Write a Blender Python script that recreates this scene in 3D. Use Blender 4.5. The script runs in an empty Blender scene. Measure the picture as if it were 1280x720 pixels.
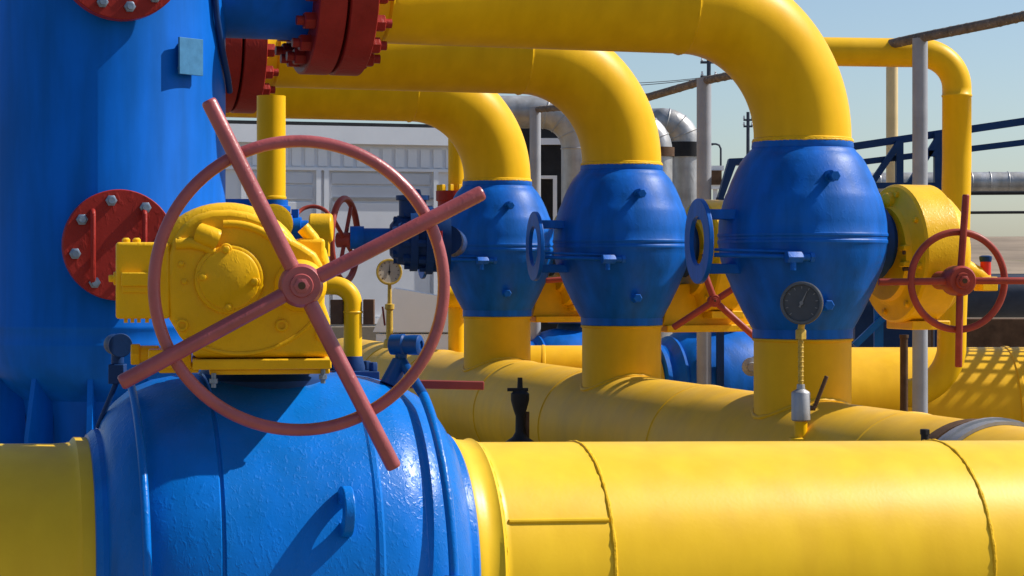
import bpy, bmesh, math, random
from mathutils import Vector as V
random.seed(7)
S = bpy.context.scene
C = S.collection
rad = math.radians
F_PX, HOR, CAMH = 2600.0, 335.0, 1.9


def P(px, py, Y):
    """a point at distance Y seen at photo pixel (px, py)"""
    return V(((px - 640) / F_PX * Y, Y, CAMH - (py - HOR) / F_PX * Y))


TH = math.atan(859 / 2600)
U = V((math.cos(TH), math.sin(TH), 0))      # along the overhead pipes
W = V((-math.sin(TH), math.cos(TH), 0))     # along the header, away from the camera
TF = rad(16)
UF = V((math.cos(TF), math.sin(TF), -.020)).normalized()     # along the nearest pipe
WF = V((-math.sin(TF), math.cos(TF), 0))
Z = V((0, 0, 1))
X = V((1, 0, 0))
Yv = V((0, 1, 0))


# ------------------------------------------------------------------ materials
def nt(name):
    m = bpy.data.materials.new(name)
    m.use_nodes = True
    t = m.node_tree
    return m, t, t.nodes['Principled BSDF']


def paint(name, col, rough=0.4, var=0.12, vscale=3.0, bump=0.08, bscale=40, lump=0.0, lscale=14,
          chip=None, chip_amt=0.0, chip_scale=9, metal=0.0, dust=0.0, spec=0.16, streak=0.0):
    m, t, b = nt(name)
    N, L = t.nodes, t.links
    tc = N.new('ShaderNodeTexCoord')
    n1 = N.new('ShaderNodeTexNoise'); n1.inputs['Scale'].default_value = vscale; n1.inputs['Detail'].default_value = 6
    n1.inputs['Roughness'].default_value = 0.6
    L.new(tc.outputs['Object'], n1.inputs['Vector'])
    r1 = N.new('ShaderNodeValToRGB')
    r1.color_ramp.elements[0].position = 0.3; r1.color_ramp.elements[1].position = 0.72
    r1.color_ramp.elements[0].color = tuple(c * (1 - var) for c in col) + (1,)
    r1.color_ramp.elements[1].color = tuple(min(1, c * (1 + var * .6) + var * .012) for c in col) + (1,)
    L.new(n1.outputs['Fac'], r1.inputs['Fac'])
    colout = r1.outputs['Color']
    if streak > 0:
        ns = N.new('ShaderNodeTexNoise'); ns.inputs['Scale'].default_value = 9; ns.inputs['Detail'].default_value = 7
        ms = N.new('ShaderNodeMapping'); ms.inputs['Scale'].default_value = (1.2, 1.2, .16)
        L.new(tc.outputs['Object'], ms.inputs[0]); L.new(ms.outputs[0], ns.inputs['Vector'])
        rs_ = N.new('ShaderNodeValToRGB'); rs_.color_ramp.elements[0].position = .36; rs_.color_ramp.elements[1].position = .66
        v0 = 1 - streak * 1.6
        rs_.color_ramp.elements[0].color = (v0, v0 * .97, v0 * .9, 1); rs_.color_ramp.elements[1].color = (1, 1, 1, 1)
        L.new(ns.outputs['Fac'], rs_.inputs['Fac'])
        ml = N.new('ShaderNodeMixRGB'); ml.blend_type = 'MULTIPLY'; ml.inputs[0].default_value = 1
        L.new(colout, ml.inputs[1]); L.new(rs_.outputs['Color'], ml.inputs[2]); colout = ml.outputs[0]
    # fine speckle
    n2 = N.new('ShaderNodeTexNoise'); n2.inputs['Scale'].default_value = bscale * 2.2; n2.inputs['Detail'].default_value = 4
    L.new(tc.outputs['Object'], n2.inputs['Vector'])
    if dust > 0:
        # pale dust lying in blotches on upward faces
        ge = N.new('ShaderNodeNewGeometry'); sx = N.new('ShaderNodeSeparateXYZ'); L.new(ge.outputs['Normal'], sx.inputs[0])
        n4 = N.new('ShaderNodeTexNoise'); n4.inputs['Scale'].default_value = 5; n4.inputs['Detail'].default_value = 8
        L.new(tc.outputs['Object'], n4.inputs['Vector'])
        mu = N.new('ShaderNodeMath'); mu.operation = 'MULTIPLY'; mu.use_clamp = True
        L.new(sx.outputs['Z'], mu.inputs[0]); L.new(n4.outputs['Fac'], mu.inputs[1])
        mu2 = N.new('ShaderNodeMath'); mu2.operation = 'MULTIPLY'; mu2.use_clamp = True; mu2.inputs[1].default_value = dust
        L.new(mu.outputs[0], mu2.inputs[0])
        mx = N.new('ShaderNodeMixRGB'); mx.inputs[2].default_value = (.42, .36, .27, 1)
        L.new(mu2.outputs[0], mx.inputs[0]); L.new(colout, mx.inputs[1]); colout = mx.outputs[0]
    if chip is not None:
        n3 = N.new('ShaderNodeTexNoise'); n3.inputs['Scale'].default_value = chip_scale; n3.inputs['Detail'].default_value = 9
        n3.inputs['Roughness'].default_value = 0.7
        L.new(tc.outputs['Object'], n3.inputs['Vector'])
        r3 = N.new('ShaderNodeValToRGB')
        r3.color_ramp.elements[0].position = 0.72 - chip_amt; r3.color_ramp.elements[1].position = 0.78 - chip_amt
        L.new(n3.outputs['Fac'], r3.inputs['Fac'])
        mx = N.new('ShaderNodeMixRGB'); mx.inputs[2].default_value = chip + (1,)
        L.new(r3.outputs['Color'], mx.inputs[0]); L.new(colout, mx.inputs[1]); colout = mx.outputs[0]
    L.new(colout, b.inputs['Base Color'])
    mr = N.new('ShaderNodeMapRange'); mr.inputs['To Min'].default_value = rough - .1; mr.inputs['To Max'].default_value = rough + .14
    L.new(n1.outputs['Fac'], mr.inputs['Value']); L.new(mr.outputs['Result'], b.inputs['Roughness'])
    b.inputs['Metallic'].default_value = metal
    b.inputs['Specular IOR Level'].default_value = spec
    bp = N.new('ShaderNodeBump'); bp.inputs['Strength'].default_value = bump; bp.inputs['Distance'].default_value = 0.004
    L.new(n2.outputs['Fac'], bp.inputs['Height'])
    last = bp
    if lump > 0:
        n5 = N.new('ShaderNodeTexNoise'); n5.inputs['Scale'].default_value = lscale; n5.inputs['Detail'].default_value = 3
        n5.inputs['Distortion'].default_value = 0.6
        mp = N.new('ShaderNodeMapping'); mp.inputs['Scale'].default_value = (1, 1, .55)
        L.new(tc.outputs['Object'], mp.inputs[0]); L.new(mp.outputs[0], n5.inputs['Vector'])
        b2 = N.new('ShaderNodeBump'); b2.inputs['Strength'].default_value = lump; b2.inputs['Distance'].default_value = 0.006
        rl = N.new('ShaderNodeValToRGB'); rl.color_ramp.interpolation = 'EASE'
        rl.color_ramp.elements[0].position = .50; rl.color_ramp.elements[1].position = .74
        L.new(n5.outputs['Fac'], rl.inputs['Fac'])
        L.new(rl.outputs['Color'], b2.inputs['Height']); L.new(bp.outputs[0], b2.inputs['Normal']); last = b2
    L.new(last.outputs[0], b.inputs['Normal'])
    return m


YEL = (.80, .45, .002)
BLU = (.0, .115, .52)
M = {}
M['yellow_near'] = paint('yellow_paint_near', (.79, .485, .008), .36, .10, 2.5, .05, 45, chip=(.42, .24, .03), chip_amt=-.04, chip_scale=26, dust=.13, streak=.05, spec=.22)
M['yellow'] = paint('yellow_paint', YEL, .38, .10, 2.5, .05, 45, chip=(.30, .17, .03), chip_amt=-.03, chip_scale=22, dust=.16, streak=.05)
M['yellow_header'] = paint('yellow_paint_dusty', (.76, .42, .003), .42, .16, 2.2, .06, 45, chip=(.25, .13, .03), chip_amt=.0, chip_scale=12, dust=.28, streak=.03)
M['yellow_cast'] = paint('yellow_brushed_paint', (.79, .44, .003), .34, .12, 8, .12, 40, lump=.16, lscale=85,
                         chip=(.22, .13, .03), chip_amt=.0, chip_scale=30, dust=.15)
M['blue'] = paint('blue_paint', BLU, .42, .16, 3, .06, 45, chip=(.05, .14, .30), chip_amt=.03, chip_scale=16, streak=.16, lump=.10, lscale=50)
M['blue_vessel'] = paint('blue_vessel_paint', (.0, .122, .56), .45, .12, 1.6, .04, 30, streak=.12, spec=.10)
M['blue_cast'] = paint('blue_brushed_paint', (.0, .142, .55), .30, .12, 5, .10, 60, lump=.17, lscale=85, spec=.18, streak=.08,
                       chip=(.14, .22, .33), chip_amt=.015, chip_scale=38)
M['blue_dark'] = paint('navy_paint', (.006, .035, .13), .45, .2, 5, .1, 40)
M['blue_mid'] = paint('blue_fitting_paint', (.002, .05, .21), .4, .2, 9, .1, 50)
M['red'] = paint('red_flange_paint', (.27, .018, .012), .42, .2, 6, .12, 40, lump=.25, lscale=30, chip=(.10, .05, .04), chip_amt=-.01, chip_scale=30)
M['wheel_red'] = paint('faded_red_paint', (.33, .066, .066), .33, .25, 9, .1, 60, spec=.6, lump=.10, lscale=70, chip=(.50, .36, .20), chip_amt=.03, chip_scale=7)
M['wheel_dark'] = paint('dark_red_paint', (.30, .048, .032), .4, .25, 9, .1, 60, chip=(.36, .2, .12), chip_amt=.0, chip_scale=16)
M['lever_red'] = paint('maroon_paint', (.22, .035, .03), .5, .2, 9, .1, 60)
M['steel'] = paint('galvanised_steel', (.36, .36, .37), .45, .22, 9, .1, 50, metal=.55)
M['bolt'] = paint('zinc_bolt', (.20, .25, .32), .38, .25, 20, .1, 60, metal=.5)
M['post'] = paint('grey_post_paint', (.30, .31, .34), .5, .15, 6, .1, 40, chip=(.22, .13, .08), chip_amt=.01)
M['rail'] = paint('weathered_rail', (.16, .125, .10), .7, .45, 18, .4, 30, lump=.5, lscale=30, chip=(.36, .31, .26), chip_amt=.12, chip_scale=24)
M['silver'] = paint('aluminium_jacket', (.44, .44, .45), .42, .30, 5, .12, 14, lump=.3, lscale=8, metal=.5, streak=.15)
M['white'] = paint('white_panel', (.76, .77, .80), .5, .08, 2, .05, 30, dust=.2)
M['white_trim'] = paint('white_trim', (.80, .81, .83), .5, .06, 2, .05, 30)
M['grey_panel'] = paint('grey_panel', (.60, .62, .66), .55, .1, 2, .05, 30)
M['black'] = paint('black_paint', (.018, .018, .02), .5, .3, 9, .15, 50)
M['brown'] = paint('rust_brown', (.10, .055, .03), .7, .4, 10, .3, 40)
M['darkgrey'] = paint('dark_slate_paint', (.05, .06, .085), .55, .3, 4, .1, 40)
M['dark_dial'] = paint('dark_dial', (.07, .075, .085), .3, .2, 12, .0, 40)
M['pale_dial'] = paint('pale_dial', (.55, .49, .40), .4, .12, 12, .0, 40)
M['gauge_case'] = paint('gauge_case', (.10, .105, .115), .35, .2, 20, .05, 50, metal=.3)
M['cream'] = paint('cream_paint', (.66, .50, .26), .5, .12, 5, .06, 40)
M['stem'] = paint('brass_paint', (.55, .36, .06), .42, .3, 40, .3, 60, chip=(.5, .45, .36), chip_amt=.05, chip_scale=50)
M['concrete'] = paint('concrete', (.26, .215, .16), .9, .18, 1.2, .3, 20)
M['bank'] = paint('dry_bank', (.26, .20, .145), .95, .35, .15, .4, 2, chip=(.14, .13, .07), chip_amt=.12, chip_scale=.4)
M['plate'] = paint('pale_blue_plate', (.05, .18, .34), .5, .2, 20, .1, 60)
M['tick'] = paint('dim_marks', (.20, .20, .20), .5)
M['wire'] = paint('wire', (.12, .12, .13), .6)
M['weld'] = paint('painted_weld', (.74, .43, .01), .5, .2, 30, .5, 60, chip=(.20, .09, .03), chip_amt=-.01, chip_scale=60)
M['red_hyd'] = paint('bright_red_paint', (.55, .03, .02), .4)


# ------------------------------------------------------------------ mesh builder
def perp(a):
    a = a.normalized()
    h = Z if abs(a.z) < .9 else X
    x = h.cross(a).normalized()
    return x, a.cross(x).normalized()


class MB:
    def __init__(s):
        s.bm = bmesh.new()

    def _ringface(s, A, B):
        n = len(A)
        for i in range(n):
            j = (i + 1) % n
            s.bm.faces.new((A[i], A[j], B[j], B[i]))

    def lathe(s, O, ax, prof, seg=40, cap=True):
        ax = ax.normalized(); x, y = perp(ax)
        rings = []
        for h, r in prof:
            if r < 1e-6:
                rings.append([s.bm.verts.new(O + ax * h)])
            else:
                rings.append([s.bm.verts.new(O + ax * h + (x * math.cos(2 * math.pi * k / seg) + y * math.sin(2 * math.pi * k / seg)) * r)
                              for k in range(seg)])
        for A, B in zip(rings, rings[1:]):
            if len(A) == 1 and len(B) == 1:
                continue
            if len(A) == 1:
                for i in range(len(B)):
                    s.bm.faces.new((A[0], B[(i + 1) % len(B)], B[i]))
            elif len(B) == 1:
                for i in range(len(A)):
                    s.bm.faces.new((A[i], A[(i + 1) % len(A)], B[0]))
            else:
                s._ringface(A, B)
        if cap:
            if len(rings[0]) > 1: s.bm.faces.new(rings[0])
            if len(rings[-1]) > 1: s.bm.faces.new(list(reversed(rings[-1])))
        return s

    def cyl(s, a, b, r, seg=20, r2=None, round_end=False):
        d = b - a; L = d.length
        r2 = r if r2 is None else r2
        if round_end:
            e = r * .45
            s.lathe(a, d, [(0, 0), (0, r * .75), (e * .35, r * .93), (e, r), (L - e, r2), (L - e * .35, r2 * .93), (L, r2 * .75), (L, 0)], seg)
        else:
            s.lathe(a, d, [(0, r), (L, r2)], seg)
        return s

    def tube(s, pts, r, seg=20, cap=True, closed=False):
        n = len(pts)
        rs = r if isinstance(r, (list, tuple)) else [r] * n
        tang = []
        for i in range(n):
            if closed:
                t = pts[(i + 1) % n] - pts[i - 1]
            else:
                t = pts[min(i + 1, n - 1)] - pts[max(i - 1, 0)]
            tang.append(t.normalized())
        x, y = perp(tang[0])
        rings = []
        for i in range(n):
            t = tang[i]
            x = (x - t * x.dot(t)).normalized(); y = t.cross(x)
            rings.append([s.bm.verts.new(pts[i] + (x * math.cos(2 * math.pi * k / seg) + y * math.sin(2 * math.pi * k / seg)) * rs[i])
                          for k in range(seg)])
        for A, B in zip(rings, rings[1:]):
            s._ringface(A, B)
        if closed:
            s._ringface(rings[-1], rings[0])
        elif cap:
            s.bm.faces.new(list(reversed(rings[0]))); s.bm.faces.new(rings[-1])
        return s

    def ring(s, O, ax, R, r, seg=64, tseg=14):
        x, y = perp(ax)
        return s.tube([O + (x * math.cos(2 * math.pi * k / seg) + y * math.sin(2 * math.pi * k / seg)) * R for k in range(seg)], r, tseg, closed=True)

    def annulus(s, O, ax, R, r, t, seg=48):
        s.lathe(O, ax, [(0, r), (0, R), (t, R), (t, r), (0, r)], seg, cap=False)
        return s

    def box(s, c, ex, ey, ez, sx, sy, sz):
        vs = [s.bm.verts.new(c + ex * (i * sx / 2) + ey * (j * sy / 2) + ez * (k * sz / 2)) for i in (-1, 1) for j in (-1, 1) for k in (-1, 1)]
        for f in ((0, 1, 3, 2), (4, 6, 7, 5), (0, 4, 5, 1), (2, 3, 7, 6), (0, 2, 6, 4), (1, 5, 7, 3)):
            s.bm.faces.new([vs[i] for i in f])
        return s

    def bar(s, a, b, w, h, up=Z):
        d = (b - a); L = d.length; d.normalize()
        sd = d.cross(up).normalized(); u2 = sd.cross(d)
        return s.box((a + b) / 2, d, sd, u2, L, w, h)

    def prism(s, pts, dvec):
        A = [s.bm.verts.new(p) for p in pts]; B = [s.bm.verts.new(p + dvec) for p in pts]
        s.bm.faces.new(A); s.bm.faces.new(list(reversed(B))); s._ringface(A, B)
        return s

    def bead(s, O, ax, R, r, seg=110, tseg=8):
        x, y = perp(ax); pts = []; rs = []
        for k in range(seg):
            a = 2 * math.pi * k / seg
            pts.append(O + ax.normalized() * random.uniform(-.12, .12) * r + (x * math.cos(a) + y * math.sin(a)) * (R + random.uniform(-.15, .1) * r))
            rs.append(r * random.uniform(.75, 1.2))
        return s.tube(pts, rs, tseg, closed=True)

    def build(s, name, mat, parent=None, loc=None, bevel=0, ang=38, flat=False):
        bmesh.ops.recalc_face_normals(s.bm, faces=s.bm.faces)
        o0 = wloc(parent) if parent is not None else (loc if loc is not None else V((0, 0, 0)))
        for v in s.bm.verts: v.co -= o0
        me = bpy.data.meshes.new(name)
        s.bm.to_mesh(me); s.bm.free()
        if not flat:
            me.shade_smooth()
            me.set_sharp_from_angle(angle=rad(ang))
        me.materials.append(mat)
        o = bpy.data.objects.new(name, me); C.objects.link(o)
        if parent is not None:
            o.parent = parent
        elif loc is not None:
            o.location = loc
        if bevel:
            b = o.modifiers.new('bevel', 'BEVEL'); b.width = bevel; b.segments = 3; b.limit_method = 'ANGLE'; b.angle_limit = rad(42)
        return o


def wloc(o):
    v = V((0, 0, 0))
    while o is not None:
        v += o.location; o = o.parent
    return v


def tag(o, label=None, cat=None, group=None, kind=None):
    if label: o['label'] = label
    if cat: o['category'] = cat
    if group: o['group'] = group
    if kind: o['kind'] = kind
    return o


def thing(name, loc, label, cat, group=None):
    o = bpy.data.objects.new(name, None); C.objects.link(o); o.location = loc; o.empty_display_size = .1
    return tag(o, label, cat, group)


def copy_tree(o, parent=None):
    c = o.copy(); C.objects.link(c)
    if parent is not None: c.parent = parent
    for ch in list(o.children): copy_tree(ch, c)
    return c


def hexprof(mb, O, ax, r, h):
    mb.lathe(O, ax, [(0, r), (h * .9, r), (h, r * .85)], 6)
    return mb


# ------------------------------------------------------------------ camera, light, sky
cam = bpy.data.cameras.new('camera'); co = bpy.data.objects.new('camera', cam); C.objects.link(co)
co.location = (0, 0, CAMH); co.rotation_euler = (rad(90), 0, 0)
cam.lens = 36 * F_PX / 1280; cam.sensor_width = 36; cam.shift_y = -(360 - HOR) / 1280; cam.clip_end = 5000; cam.clip_start = .05
S.camera = co
AL, EL = rad(10), rad(45)
sdir = V((math.cos(AL) * math.cos(EL), math.sin(AL) * math.cos(EL), math.sin(EL)))
sun = bpy.data.lights.new('sun', 'SUN'); so = bpy.data.objects.new('sun', sun); C.objects.link(so)
so.rotation_euler = sdir.to_track_quat('Z', 'Y').to_euler(); so.location = (20, 5, 20)
sun.energy = 5.0; sun.angle = rad(.5); sun.color = (1, .955, .88)
w = bpy.data.worlds.new('World'); S.world = w; w.use_nodes = True
t = w.node_tree; bg = t.nodes['Background']
sk = t.nodes.new('ShaderNodeTexSky'); sk.sky_type = 'NISHITA'; sk.sun_disc = False
sk.sun_elevation = EL; sk.sun_rotation = math.pi / 2 - AL
sk.air_density = 1.0; sk.dust_density = 1.1; sk.ozone_density = 3.2; sk.altitude = 100
t.links.new(sk.outputs[0], bg.inputs[0]); bg.inputs[1].default_value = .098
S.view_settings.view_transform = 'Standard'; S.view_settings.look = 'None'
S.view_settings.exposure = 0.38; S.view_settings.gamma = 1

# ------------------------------------------------------------------ ground and bank
def ground():
    mb = MB(); bm = mb.bm
    b0 = [(-300, -20, 0), (300, -20, 0), (300, 36, 0), (-300, 36, 0)]
    bm.faces.new([bm.verts.new(p) for p in b0])
    return mb.build('ground', M['concrete'], flat=True)


tag(ground(), kind='structure')
mb = MB(); bm = mb.bm
ys = [36, 44, 52, 60, 70, 82, 95, 110, 128, 148, 170, 220, 400, 900, 2500]
xs = [-2000, -900, -400, -200] + [-120 + 6 * i for i in range(41)] + [200, 400, 900, 2000]
rows = []
for yy in ys:
    f = max(0, min(1, (yy - 36) / 110.)); f = f * f * (3 - 2 * f)
    rows.append([bm.verts.new((x, yy, (-.03 if yy == 36 else 0) + 4.1 * f + (random.uniform(-.18, .18) * f if yy < 300 else 0))) for x in xs])
for A, B in zip(rows, rows[1:]):
    for i in range(len(xs) - 1): bm.faces.new((A[i], A[i + 1], B[i + 1], B[i]))
tag(mb.build('field_bank', M['bank'], ang=180), kind='structure')

# ------------------------------------------------------------------ upright valves
K3 = 11.5 / F_PX
C3 = V((1.606, 11.5, 0))
STEP = V((-.8625, 2.61, 0))
def zp(py): return CAMH - (py - HOR) * K3
ZV = zp(302)


def make_valve():
    base = V((C3.x, C3.y, zp(422)))
    root = thing('upright_ball_valve', base, '', 'valve', 'upright blue ball valves along the yellow header')
    pr = [(422, 62.5), (411, 62.5), (409, 64), (404, 66.8), (389, 75), (364, 87), (358, 89.6), (355, 90.4), (339, 97.6), (325, 102), (314, 104), (306, 104.8), (304, 106), (301, 106),
          (299.5, 104.8), (297, 104.8), (295.5, 106), (293, 106), (291, 104.8), (278, 104.2), (268, 102.6), (258, 100.3), (250, 98), (244, 95.9), (241, 94.2), (228, 89.4), (215, 83.6), (205, 78.4), (198, 74), (193, 69.5),
          (190, 66.5), (188, 65.5), (186, 63), (184, 63.6), (178, 62.8)]
    mb = MB(); mb.lathe(V((C3.x, C3.y, 0)), Z, [(zp(y), r * K3) for y, r in pr], 72)
    mb.build('body', M['blue'], root, ang=30)
    ctr = V((C3.x, C3.y, ZV))
    # open mounting ring on two arms
    mb = MB(); rc = ctr - U * .635; UR = V((math.cos(TH - .11), math.sin(TH - .11), 0))
    mb.annulus(rc, UR, .232, .135, .026, 56)
    ro = mb.build('mounting_ring', M['blue'], root, bevel=.004)
    for dz in (.145, -.15):
        mb = MB(); mb.box(rc + U * .19 + Z * dz - W * .02, U, W, Z, .33, .14, .055)
        mb.build('ring_arm', M['blue'], root, bevel=.006)
    # grease line
    mb = MB()
    g0 = rc + U * .03 - W * .17 - Z * .075; 
    a = math.asin(.12); nf = V((-.20, -.98, 0)).normalized()
    fit = V((C3.x, C3.y, zp(322))) + nf * .485
    mb.cyl(g0, fit, .012, 12)
    mb.cyl(g0 + Z * .028 , fit + Z * .028 + nf * -.02, .008, 10)
    hexprof(mb, fit - U * .06, U, .033, .09); mb.cyl(fit + U * .02, fit + U * .085, .02, 14)
    hexprof(mb, fit + U * .075, U, .028, .025)
    mb.cyl(fit - nf * .05, fit, .02, 12)
    mb.cyl(fit - U * .02 - Z * .01, fit - U * .02 - Z * .07, .017, 12)
    mb.build('grease_line', M['blue'], root)
    for py, rr, be, ln in ((224, 87, 14, .10), (380, 79, 12, .085)):
        mb = MB(); n = V((math.sin(rad(be)), -math.cos(rad(be)), 0))
        o = V((C3.x, C3.y, zp(py))) + n * (rr * K3 - .03)
        mb.cyl(o, o + n * (ln), .02, 16); hexprof(mb, o + n * (ln - .02), n, .03, .035)
        mb.cyl(o, o + n * .045, .034, 16)
        mb.build('bleed_plug', M['blue'], root)
    # stem neck and gearbox on the far end of the trunnion
    mb = MB(); mb.lathe(ctr, U, [(.36, .21), (.46, .21), (.465, .17), (.535, .17)], 40)
    mb.build('stem_neck', M['blue_dark'], root)
    mb = MB(); gc = ctr - Z * .065
    mb.lathe(gc, U, [(.50, .18), (.50, .26), (.53, .27), (.545, .30), (.555, .375), (.57, .388), (.77, .388), (.785, .375), (.79, .345), (.84, .335), (.88, .30), (.91, .25), (.92, 0)], 56)
    gb = mb.build('gearbox', M['yellow_cast'], root, ang=35)
    mb = MB()
    # worm housing towards the camera
    wc = gc + U * .79 - Z * .06
    mb.lathe(wc + W * .28, -W, [(0, .09), (.02, .12), (.46, .12), (.50, .10), (.56, .075), (.58, .06)], 28)
    mb.box(wc + U * .06 - W * .05, U, W, Z, .12, .34, .22)
    for dz in (-.05, .02, .09):
        mb.bar(gc + U * .865 - W * .20 + Z * (dz), gc + U * .865 + W * .1 + Z * (dz + .17), .03, .02)
    mb.build('worm_housing', M['yellow_cast'], gb, bevel=.008)
    for ang in range(0, 360, 45):
        mb = MB(); q = gc + U * .545 + (W * math.cos(rad(ang + 12)) + Z * math.sin(rad(ang + 12))) * .335
        mb.cyl(q, q + U * .02, .018, 10); hexprof(mb, q, -U, .016, .012); mb.build('housing_bolt', M['yellow_cast'], gb)
    dm = gc + U * .545 - W * .0 + Z * .29
    mb = MB(); mb.lathe(dm, -U, [(-.02, .055), (.03, .05), (.05, .03), (.055, 0)], 20); mb.build('breather', M['yellow_cast'], gb)
    for dz in (.03, -.06):
        mb = MB(); mb.box(gc + U * .53 - W * .235 + Z * dz, U, W, Z, .09, .06, .03); mb.build('mounting_lug', M['yellow_cast'], gb, bevel=.006)
    mb = MB(); mb.box(gc + U * .72 - Z * .40, U, W, Z, .24, .30, .05); mb.build('foot', M['yellow_cast'], gb, bevel=.006)
    for dz in (.005, -.085):
        mb = MB(); mb.cyl(gc + U * .49 - W * .245 + Z * dz, gc + U * .60 - W * .245 + Z * dz, .013, 10)
        mb.build('stud', M['brown'], gb)
    return root, gb, wc


valve3, gb3, wc3 = make_valve()
valve2 = copy_tree(valve3); valve2.location = valve3.location + STEP
valve1 = copy_tree(valve3); valve1.location = valve3.location + STEP * 2
valve3['label'] = 'largest blue upright valve, directly behind the dark pressure gauge, with yellow gearbox and red handwheel'
valve2['label'] = 'middle one of three blue upright valves, red cross handle on its yellow gearbox'
valve1['label'] = 'smallest blue upright valve, its edge crossed by the big red handwheel'


def handwheel(parent, name, ctr, e1, e2, n, R, tr, rods, rl, rr, hub_r, hub_len, mat, shaft, rim=True, hubmat=None, d0=.012):
    """rim, rods and hub of a handwheel; n points at the user"""
    root_mb = MB()
    root_mb.lathe(ctr - n * (hub_len * .6), n, [(0, hub_r * .8), (hub_len * .1, hub_r), (hub_len * .85, hub_r), (hub_len, hub_r * .86), (hub_len, hub_r * .55),
                                               (hub_len * 1.12, hub_r * .5), (hub_len * 1.12, 0)], 32)
    root_mb.cyl(ctr - n * shaft, ctr, hub_r * .62, 20)
    hexprof(root_mb, ctr + n * hub_len * .4, n, hub_r * .36, hub_len * .2)
    wh = root_mb.build(name, hubmat or mat, parent)
    mb = MB(); mb.lathe(ctr + n * hub_len * .602, n, [(0, hub_r * .17), (hub_len * .02, hub_r * .17)], 18); mb.build('socket_shade_disc', M['brown'], wh)  # flat dark disc imitating the shaded hollow of the hub socket
    if rim:
        mb = MB(); mb.ring(ctr - n * d0, n, R, tr, 96, 16); mb.build('rim', mat, wh)
    for a, l in rods:
        d = e1 * math.cos(rad(a)) + e2 * math.sin(rad(a))
        mb = MB(); mb.cyl(ctr + d * hub_r * .8 + n * d0 * .6, ctr + d * l + n * d0 * .6, rr, 18, round_end=True)
        mb.build('spoke', mat, wh)
    return wh


# wheel of the largest valve
gb3_c = V((C3.x, C3.y, ZV - .065))
Yw = 11.02
hc = P(1199, 351, Yw)
sc = Yw / F_PX
wn = (hc - (wc3 + W * -.3)); 
handwheel(gb3, 'handwheel', hc, X, Z, -Yv.lerp(W, .45).normalized(), 61 * sc, 4.5 * sc, [(181, 102 * sc), (0, 95 * sc), (86, 108 * sc), (-91, 108 * sc)], 0,
          4.5 * sc, 19 * sc, .14, M['wheel_dark'], .30, d0=.02)
# middle valve: bare cross handle
gb2 = [c for c in valve2.children if c.name.startswith('gearbox')][0]
Yc = 13.6
hc = P(893, 376, Yc); sc = Yc / F_PX
handwheel(gb2, 'cross_handle', hc, X, Z, -Yv, 1, .02, [(33, 62 * sc), (-42, 70 * sc), (213, 62 * sc), (110, 34 * sc)], 0, 4.2 * sc, 8 * sc, .08, M['wheel_dark'], .25, rim=False)
gb1 = [c for c in valve1.children if c.name.startswith('gearbox')][0]
Yc = 16.1
hc = P(716, 348, Yc); sc = Yc / F_PX
handwheel(gb1, 'cross_handle', hc, X, Z, -Yv, 1, .02, [(185, 34 * sc), (5, 30 * sc)], 0, 3.5 * sc, 7 * sc, .08, M['wheel_dark'], .22, rim=False)
for gbx, st in ((gb2, 1), (gb1, 2)):
    o = C3 + STEP * st
    mb = MB(); c = V((o.x, o.y, zp(302))) + U * .70 - Z * .42
    e = .52 if st == 1 else .5
    mb.prism([c + U * -.34 + Z * .16, c + U * -.40 - Z * .12, c + U * .30 - Z * .12, c + U * .25 + Z * .2], W * .3)
    mb.box(c - Z * .14 + W * .12, U, W, Z, .78, .36, .05)
    mb.build('gearbox_foot', M['yellow_cast'], gbx, bevel=.008)

# ------------------------------------------------------------------ overhead pipes with elbows
ZA = CAMH + 1.43
RP = .268


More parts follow.
